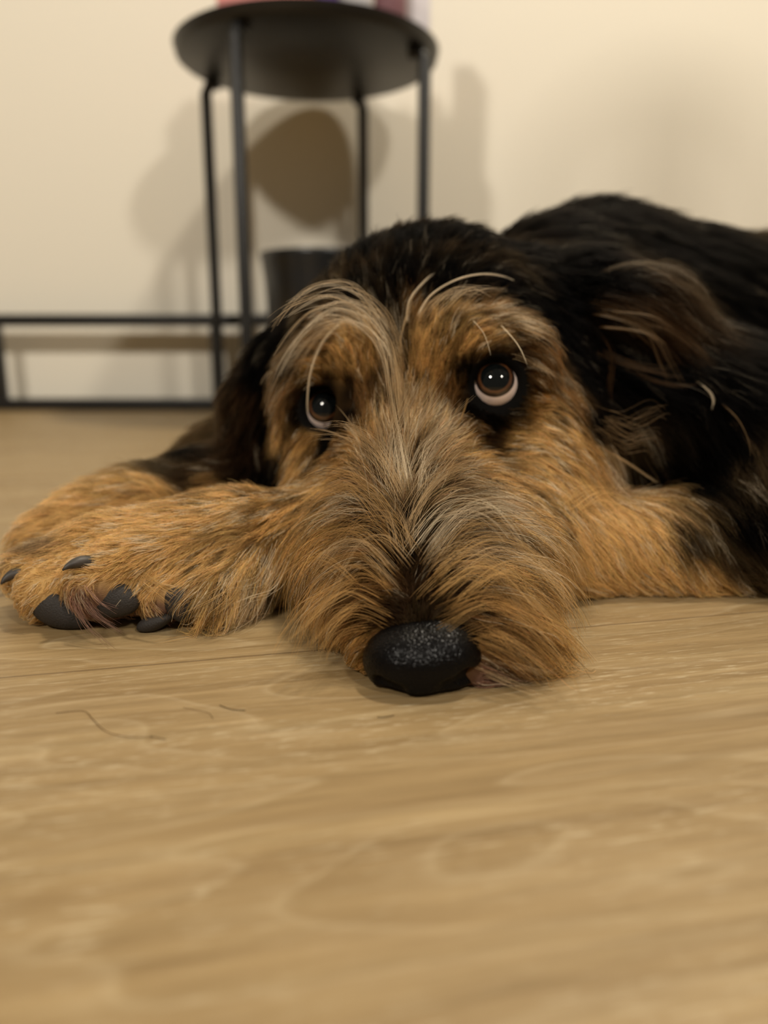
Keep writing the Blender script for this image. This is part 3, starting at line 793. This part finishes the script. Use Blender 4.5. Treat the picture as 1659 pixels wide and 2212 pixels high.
def sample(n):
    w = area * dens; w = w / w.sum()
    t = rng.choice(len(tri), n, p=w.astype(np.float64) / w.astype(np.float64).sum())
    u = np.sqrt(rng.random(n)).astype(np.float32); v = rng.random(n).astype(np.float32)
    P = (1 - u)[:, None] * A[t] + (u * (1 - v))[:, None] * B_[t] + (u * v)[:, None] * C_[t]
    Nn = (1 - u)[:, None] * VNO[tri[t, 0]] + (u * (1 - v))[:, None] * VNO[tri[t, 1]] + (u * v)[:, None] * VNO[tri[t, 2]]
    Nn /= np.linalg.norm(Nn, axis=1)[:, None]
    return P.astype(np.float32), Nn.astype(np.float32)

def unit(v): return v / (np.linalg.norm(v, axis=1)[:, None] + 1e-9)

K = 7
N_PAR, N_HAIR = 20000, 360000
Pp, Pn = sample(N_PAR)
f0 = field(Pp)
plen = f0[:, 3] * rng.uniform(0.75, 1.25, N_PAR).astype(np.float32)
plift = f0[:, 4] * rng.uniform(0.5, 1.5, N_PAR)
paths = np.empty((N_PAR, K, 3), np.float32); paths[:, 0] = Pp
cur = Pp.copy(); nrm = Pn.copy()
wob = unit(rng.normal(size=(N_PAR, 3))).astype(np.float32)
for k in range(1, K):
    s = (k - 0.5) / (K - 1)
    ff = field(cur)
    d = ff[:, :3]; d = d - nrm * (d * nrm).sum(1)[:, None]; d = unit(d)
    d = unit(d + wob * 0.20)
    lift = plift * (1.25 - 1.15 * s)
    step = d * np.cos(lift)[:, None] + nrm * np.sin(lift)[:, None]
    step[:, 2] -= 0.35 * s * np.clip(plen / 0.03, 0, 1.2)
    step = unit(step) * (plen / (K - 1))[:, None]
    cur = cur + step
    # follow the skin
    for i in range(N_PAR):
        r = bvh.find_nearest(cur[i])
        if r[0] is not None:
            v = Vector(cur[i]) - r[0]
            inside = v.dot(r[1]) < 0
            need = 0.0008 + plen[i] * 0.10 * s
            if inside or v.length < need:
                cur[i] = r[0] + r[1] * need
            nrm[i] = 0.5 * nrm[i] + 0.5 * np.array(r[1], np.float32)
    nrm = unit(nrm)
    cur[:, 2] = np.maximum(cur[:, 2], 0.0009 + 0.001 * rng.random(N_PAR))
    paths[:, k] = cur

kd = KDTree(N_PAR)
for i, p in enumerate(Pp): kd.insert(p, i)
kd.balance()
Hp, Hn = sample(N_HAIR)
near = np.empty((N_HAIR, 2), np.int32); nd = np.empty((N_HAIR, 2), np.float32)
for i in range(N_HAIR):
    r = kd.find_n(Hp[i], 2)
    near[i, 0] = r[0][1]; near[i, 1] = r[1][1]; nd[i, 0] = r[0][2]; nd[i, 1] = r[1][2]
hf = field(Hp)
w2 = (nd[:, 0] / (nd[:, 0] + nd[:, 1] + 1e-9))[:, None, None]
rel0 = paths[near[:, 0]] - Pp[near[:, 0]][:, None]; rel1 = paths[near[:, 1]] - Pp[near[:, 1]][:, None]
rel = rel0 * (1 - w2) + rel1 * w2
lf = rng.uniform(0.55, 1.15, N_HAIR).astype(np.float32)
s = np.linspace(0, 1, K, dtype=np.float32)[None, :, None]
clump = (rng.uniform(0.45, 1.0, N_HAIR).astype(np.float32))[:, None, None]
off = (Pp[near[:, 0]] - Hp)[:, None]
jit = rng.normal(size=(N_HAIR, 3)).astype(np.float32)[:, None] * (hf[:, 3][:, None, None] * 0.050) * s ** 1.3
jit2 = rng.normal(size=(N_HAIR, 3)).astype(np.float32)[:, None] * (hf[:, 3][:, None, None] * 0.035) * np.sin(s * math.pi * 1.6)
HP = Hp[:, None] + rel * lf[:, None, None] + off * clump * s ** 1.2 * 0.9 + jit + jit2
HP[:, 0] -= Hn * 0.0006
HP[:, :, 2] = np.maximum(HP[:, :, 2], 0.0006)
# colours
ptone = (np.exp(rng.uniform(-1.1, 0.65, N_PAR)) * np.where(rng.random(N_PAR) < 0.14, 0.22, 1.0)).astype(np.float32)
ptone = (ptone ** np.clip(plen / 0.016, 0.35, 1.0)).astype(np.float32)
side_p = np.abs(Pp[:, 0]) > 0.085
ptone = np.where(side_p, np.clip(ptone, 0.8, 1.3), ptone).astype(np.float32)
ppale = (rng.random(N_PAR) < f0[:, 8] * 0.75).astype(np.float32)
base = hf[:, 5:8] * rng.uniform(0.82, 1.46, (N_HAIR, 1)) * ptone[near[:, 0]][:, None]
base *= (1 + rng.normal(size=(N_HAIR, 3)) * 0.05)
pale = rng.random(N_HAIR) < (0.06 * hf[:, 8] + 0.45 * ppale[near[:, 0]])
lumb = base.mean(1)
pc = np.array(CRM) * rng.uniform(0.75, 1.25, (N_HAIR, 1))
pc = pc * np.clip(0.12 + lumb * 5, 0.12, 1.0)[:, None]
base = np.where(pale[:, None], pc, base)
dark = rng.random(N_HAIR) < 0.12
base = np.where(dark[:, None], base * 0.3, base)
base = np.maximum(base, 0.0008); base *= np.minimum(1.0, 0.88 / base.max(1))[:, None]
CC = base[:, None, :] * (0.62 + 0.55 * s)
far = np.clip((Hp[:, 1] - 0.40) / 0.15, 0, 1)
rad = (0.000085 + 0.00004 * rng.random(N_HAIR) + 0.00008 * far + pale * 0.00002)[:, None] * (1 - 0.75 * s[:, :, 0] ** 1.5)
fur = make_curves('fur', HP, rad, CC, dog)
print('hairs', N_HAIR)

# ------------------------------------------------------------------ long strands
def spline(pts, t):
    n = len(pts) - 1
    x = t * n; i = min(int(x), n - 1); u = x - i
    p0 = pts[max(i - 1, 0)]; p1 = pts[i]; p2 = pts[i + 1]; p3 = pts[min(i + 2, n)]
    return 0.5 * ((2 * p1) + (p2 - p0) * u + (2 * p0 - 5 * p1 + 4 * p2 - p3) * u * u + (3 * p1 - p0 - 3 * p2 + p3) * u ** 3)

SK = 14
def strands(name, specs, lift=0.0):
    PP, RR, CL = [], [], []
    for pts, cnt, spread, out_mm, colr, rad_mm in specs:
        h = hit(pts[0][0], pts[0][1])
        Y0 = h[0].y if h else 0.38
        # each point stands a little off the skin it passes over
        wp = []
        for j, p in enumerate(pts):
            hh = hit(p[0], p[1]); tt = j / (len(pts) - 1)
            prev = Y0 if not wp else wp[-1].y
            y = hh[0].y if hh and abs(hh[0].y - prev) < 0.035 else prev
            y = prev * 0.35 + y * 0.65 if j else y
            wp.append(at(p[0], p[1], y - (out_mm + lift) / 1000 * math.sin(math.pi * min(tt + 0.12, 0.62) / 1.1)))
        per = 6 if cnt > 12 else max(cnt, 1)
        for q in range(cnt):
            if q % per == 0:
                ca0 = rng.normal(size=3) * spread / 1000 * (1.1 if cnt > 12 else 0.1); cb0 = rng.normal(size=3) * spread / 1000 * (0.8 if cnt > 12 else 0.1)
                cend = rng.uniform(0.55, 1.0); ctone = rng.uniform(0.5, 1.1)
            a = ca0 + rng.normal(size=3) * spread / 1000 * 0.35; b_ = ca0 + cb0 + rng.normal(size=3) * spread / 1000 * 0.35
            end = cend * rng.uniform(0.8, 1.0)
            ln = []
            for k in range(SK):
                t = k / (SK - 1) * end
                p = np.array(spline(wp, t)) + a * (1 - t * 0.5) + b_ * t ** 1.2
                p[2] = max(p[2], 0.0005)
                ln.append(p)
            if h: ln[0] = np.array(h[0]) + a - np.array(h[1]) * 0.001
            PP.append(ln)
            r = rad_mm / 1000 * rng.uniform(0.7, 1.3)
            RR.append([r * (1 - 0.7 * (k / (SK - 1)) ** 2) for k in range(SK)])
            c = np.array(colr) * rng.uniform(0.75, 1.15) * ctone; CL.append([c] * SK)
    return make_curves(name, np.array(PP), np.array(RR), np.clip(np.array(CL), 0, 0.95), dog)

brow = [
 ([(848,760),(800,670),(720,635),(640,670),(585,720),(556,770)], 20, 1.6, 7, CRM, .085),
 ([(850,800),(815,700),(740,650),(660,665),(600,710)], 24, 2.6, 6, BLO, .075),
 ([(852,830),(830,740),(770,680),(700,675),(640,700),(610,735)], 26, 2.2, 6, CRM, .075),
 ([(800,690),(720,665),(650,715),(600,800),(572,900)], 16, 2.0, 8, CRM, .08),
 ([(840,740),(770,650),(680,660),(610,740),(575,820),(566,880)], 15, 3.0, 8, BLO, .08),
 ([(820,720),(750,680),(670,720),(615,800),(590,890)], 15, 3.2, 7, BLO, .075),
 ([(760,700),(690,710),(640,770),(610,840)], 18, 2.0, 7, BLO, .07),
 ([(745,690),(700,735),(672,800),(664,870),(668,905)], 10, .7, 7, CRM, .10),
 ([(730,700),(690,750),(655,830),(640,900)], 12, 2.4, 7, BLO, .07),
 ([(700,720),(650,770),(615,850),(600,920)], 16, 2.6, 6, BRN, .07),
 ([(865,900),(860,820),(842,740),(800,680)], 40, 2.4, 4, BLO, .065),
 ([(880,700),(885,650),(915,610),(950,580)], 12, 1.0, 5, CRM, .075),
 ([(900,690),(930,640),(985,605),(1050,592),(1110,605),(1160,640)], 12, .9, 7, CRM, .08),
 ([(1140,780),(1180,800),(1220,840),(1250,880)], 18, 3.0, 4, BLO, .06),
 ([(870,800),(862,740),(872,690),(890,640)], 12, 2.0, 4, BLO, .06),
 ([(915,700),(950,650),(1010,630),(1070,645)], 20, 2.4, 6, BLO, .065),
 ([(960,690),(1010,650),(1070,655),(1120,690)], 22, 3.0, 6, BLO, .065),
 ([(1020,690),(1045,720),(1060,765),(1068,800)], 4, .3, 8, CRM, .085),
 ([(1080,700),(1115,740),(1135,780),(1142,815)], 7, .7, 8, CRM, .075),
 ([(1100,690),(1160,715),(1200,760),(1225,810)], 22, 3.2, 6, BLO, .065),
 ([(1140,740),(1190,770),(1225,820),(1245,860)], 20, 3.0, 5, GRY, .065),
 ([(1010,860),(995,905),(975,950)], 5, .5, 4, GOLD, .07),
 ([(870,950),(860,880),(850,800),(846,730)], 34, 2.6, 4, BLO, .06),
 ([(885,980),(900,900),(935,830),(960,760)], 18, 2.6, 4, TAN, .06),
]
face = [
 ([(800,985),(765,925),(735,885),(716,868)], 3, .25, 5, BLO, .085),
 ([(790,975),(720,935),(650,925),(592,926)], 6, .5, 8, BLO, .085),
 ([(870,1080),(850,980),(830,880),(825,810)], 54, 3.6, 7, CRM, .065),
 ([(875,1080),(890,980),(940,900),(985,850)], 48, 3.6, 7, CRM, .065),
 ([(880,1080),(920,980),(980,930),(1040,915)], 42, 3.2, 7, CRM, .065),
 ([(885,1180),(900,1110),(950,1050),(1010,1030)], 30, 2.6, 7, BLO, .06),
 ([(870,1180),(850,1110),(800,1060),(740,1050)], 30, 2.6, 7, BLO, .06),
 ([(860,1090),(810,1000),(750,960),(690,960),(650,990)], 44, 3.2, 7, BLO, .06),
 ([(850,1130),(790,1050),(720,1020),(660,1050)], 44, 3.6, 7, GOLD, .06),
 ([(640,970),(615,1010),(598,1060)], 8, 1.4, 4, BLO, .06),
 ([(890,1150),(950,1060),(1030,1020),(1110,1040)], 44, 4.0, 7, BLO, .06),
 ([(900,1200),(980,1110),(1080,1100),(1160,1160),(1200,1220)], 50, 4.0, 9, CRM, .058),
 ([(930,1260),(1020,1180),(1110,1190),(1190,1280),(1235,1370)], 54, 4.2, 10, LTAN, .06),
 ([(950,1310),(1040,1250),(1120,1270),(1200,1350),(1245,1410)], 50, 4.2, 9, LTAN, .06),
 ([(960,1340),(1050,1310),(1130,1350),(1190,1410),(1240,1440)], 44, 3.6, 7, TAN, .06),
 ([(1030,1380),(1090,1400),(1150,1440),(1200,1480)], 34, 3.0, 5, TAN, .06),
 ([(1030,1430),(1080,1450),(1140,1470),(1170,1478)], 30, 2.4, 3, BLO, .05),
 ([(860,1200),(800,1130),(730,1130),(670,1200),(645,1290)], 46, 4.0, 9, GOLD, .06),
 ([(850,1260),(780,1200),(710,1220),(655,1300),(628,1380)], 46, 4.0, 9, TAN, .06),
 ([(830,1310),(760,1280),(690,1320),(640,1370),(628,1425)], 30, 2.6, 7, TAN, .06),
 ([(800,1330),(750,1340),(720,1370),(712,1400)], 26, 3.0, 4, TAN, .055),
 ([(800,1380),(770,1400),(745,1420)], 24, 3.0, 3, BRN, .055),
 ([(1130,1220),(1200,1250),(1240,1320),(1250,1400)], 26, 3.0, 6, TAN, .055),
 ([(1200,1130),(1240,1180),(1260,1250)], 26, 4.0, 5, GOLD, .06),
 ([(1080,1260),(1160,1300),(1220,1370),(1252,1440)], 30, 3.0, 9, TAN, .065),
 ([(1090,1300),(1160,1350),(1210,1410),(1232,1470)], 30, 3.0, 8, LTAN, .06),
 ([(1060,1360),(1120,1400),(1180,1450),(1215,1478)], 30, 2.6, 6, TAN, .06),
 ([(1060,1420),(1110,1450),(1160,1480),(1200,1486)], 24, 2.0, 3, BRN, .055),
 ([(770,1240),(700,1290),(650,1360),(626,1430)], 30, 2.4, 8, TAN, .065),
 ([(780,1290),(715,1330),(665,1380),(640,1410)], 24, 2.4, 7, LTAN, .06),
 ([(960,1240),(1040,1200),(1120,1240),(1180,1320),(1225,1400)], 36, 3.6, 11, BLO, .06),
 ([(850,1230),(790,1170),(730,1180),(680,1250),(650,1330)], 36, 3.6, 10, BLO, .06),
]
whisk = [
 ([(1060,1380),(1130,1420),(1200,1450),(1250,1437)], 3, 1.5, 5, BLK, .10),
 ([(1080,1340),(1160,1370),(1230,1440),(1215,1475)], 3, 2.0, 6, BLK, .09),
 ([(1060,1420),(1120,1470),(1180,1480),(1215,1470)], 3, 2.0, 3, BLK, .08),
 ([(1090,1300),(1170,1330),(1240,1360),(1290,1395)], 2, 2.0, 8, DBR, .08),
 ([(800,1360),(740,1390),(690,1420)], 2, 1.0, 3, BLK, .08),
 ([(700,1360),(640,1400),(652,1424),(672,1418)], 1, .3, 3, BLK, .08),
]
ear = [
 ([(1290,640),(1360,650),(1440,690),(1510,750),(1550,810)], 40, 4.5, 10, (0.10, 0.05, 0.02), .11),
 ([(1280,660),(1350,680),(1410,720),(1440,780),(1470,840)], 30, 2.5, 12, (0.20, 0.115, 0.05), .10),
 ([(1300,690),(1390,700),(1450,740),(1530,800)], 26, 2.5, 12, (0.20, 0.115, 0.05), .10),
 ([(1310,600),(1380,580),(1450,610),(1500,660)], 24, 3.0, 9, (0.10, 0.065, 0.035), .10),
 ([(1310,770),(1380,800),(1450,815),(1500,810)], 30, 2.5, 9, (0.10, 0.05, 0.02), .10),
 ([(1290,700),(1320,750),(1310,820),(1305,870)], 18, 3.0, 8, (0.10, 0.05, 0.02), .09),
 ([(1500,820),(1535,850),(1540,880),(1520,910)], 6, .8, 8, CRM, .09),
 ([(1280,960),(1340,990),(1400,1030),(1450,1060)], 12, 1.2, 10, BLO, .09),
 ([(1290,930),(1340,960),(1390,950),(1410,1000)], 40, 5.0, 9, GRY, .09),
 ([(1220,1110),(1280,1070),(1340,1090),(1370,1140)], 40, 3.0, 9, LTAN, .08),
 ([(1580,900),(1620,940),(1650,1000),(1660,1060)], 16, 2.0, 8, GRY, .09),
 ([(600,1210),(560,1290),(500,1320),(440,1350)], 44, 4.0, 6, CRM, .08),
 ([(540,1220),(500,1290),(450,1330),(405,1365)], 44, 4.0, 6, LTAN, .08),
 ([(300,1250),(350,1290),(370,1310)], 24, 2.0, 4, LTAN, .07),
 ([(280,1320),(320,1330),(350,1340)], 18, 1.6, 4, LTAN, .07),
 ([(170,1290),(200,1330),(260,1372)], 50, 2.4, 4, PNK, .08),
 ([(330,1265),(365,1275),(385,1290)], 14, 1.4, 4, BLO, .07),
]
strands('eyebrow_hair', brow, 4.0)
strands('face_hair', face, 2.0)
strands('whisker', whisk)
strands('long_fur', ear)

# ------------------------------------------------------------------ loose hairs on the floor
def loose(label, pts, colr, r):
    P = []
    for px, py in pts:
        d = ray(px, py); k = -(CAM_H - 0.0004) / d.z; P.append(EYE + d * k)
    ps = np.array([[tuple(spline(P, i / 23)) for i in range(24)]])
    ps[:, :, 2] = 0.0004
    o = make_curves('loose_hair', ps, np.full((1, 24), r), np.tile(np.array(colr), (1, 24, 1)), None)
    tag(o, label, 'hair')
loose('long pale loose hair on the floor left of the dog muzzle', [(120,1540),(180,1536),(200,1553),(230,1580),(280,1592),(330,1592)], DBR, 0.00009)
loose('short dark loose hair lying on the floor between paw and nose', [(474,1523),(500,1532),(530,1534)], BLK, 0.0001)
loose('faint curly loose hair on the floor just left of the short dark one', [(395,1528),(425,1534),(450,1540),(460,1552)], DBR, 0.00006)
loose('dark loose hair directly in front of the dog nose', [(815,1549),(830,1549),(852,1545)], BLK, 0.0001)
loose('thin dark loose hair at the end of the long pale one', [(325,1590),(340,1593),(358,1597)], BLK, 0.00008)
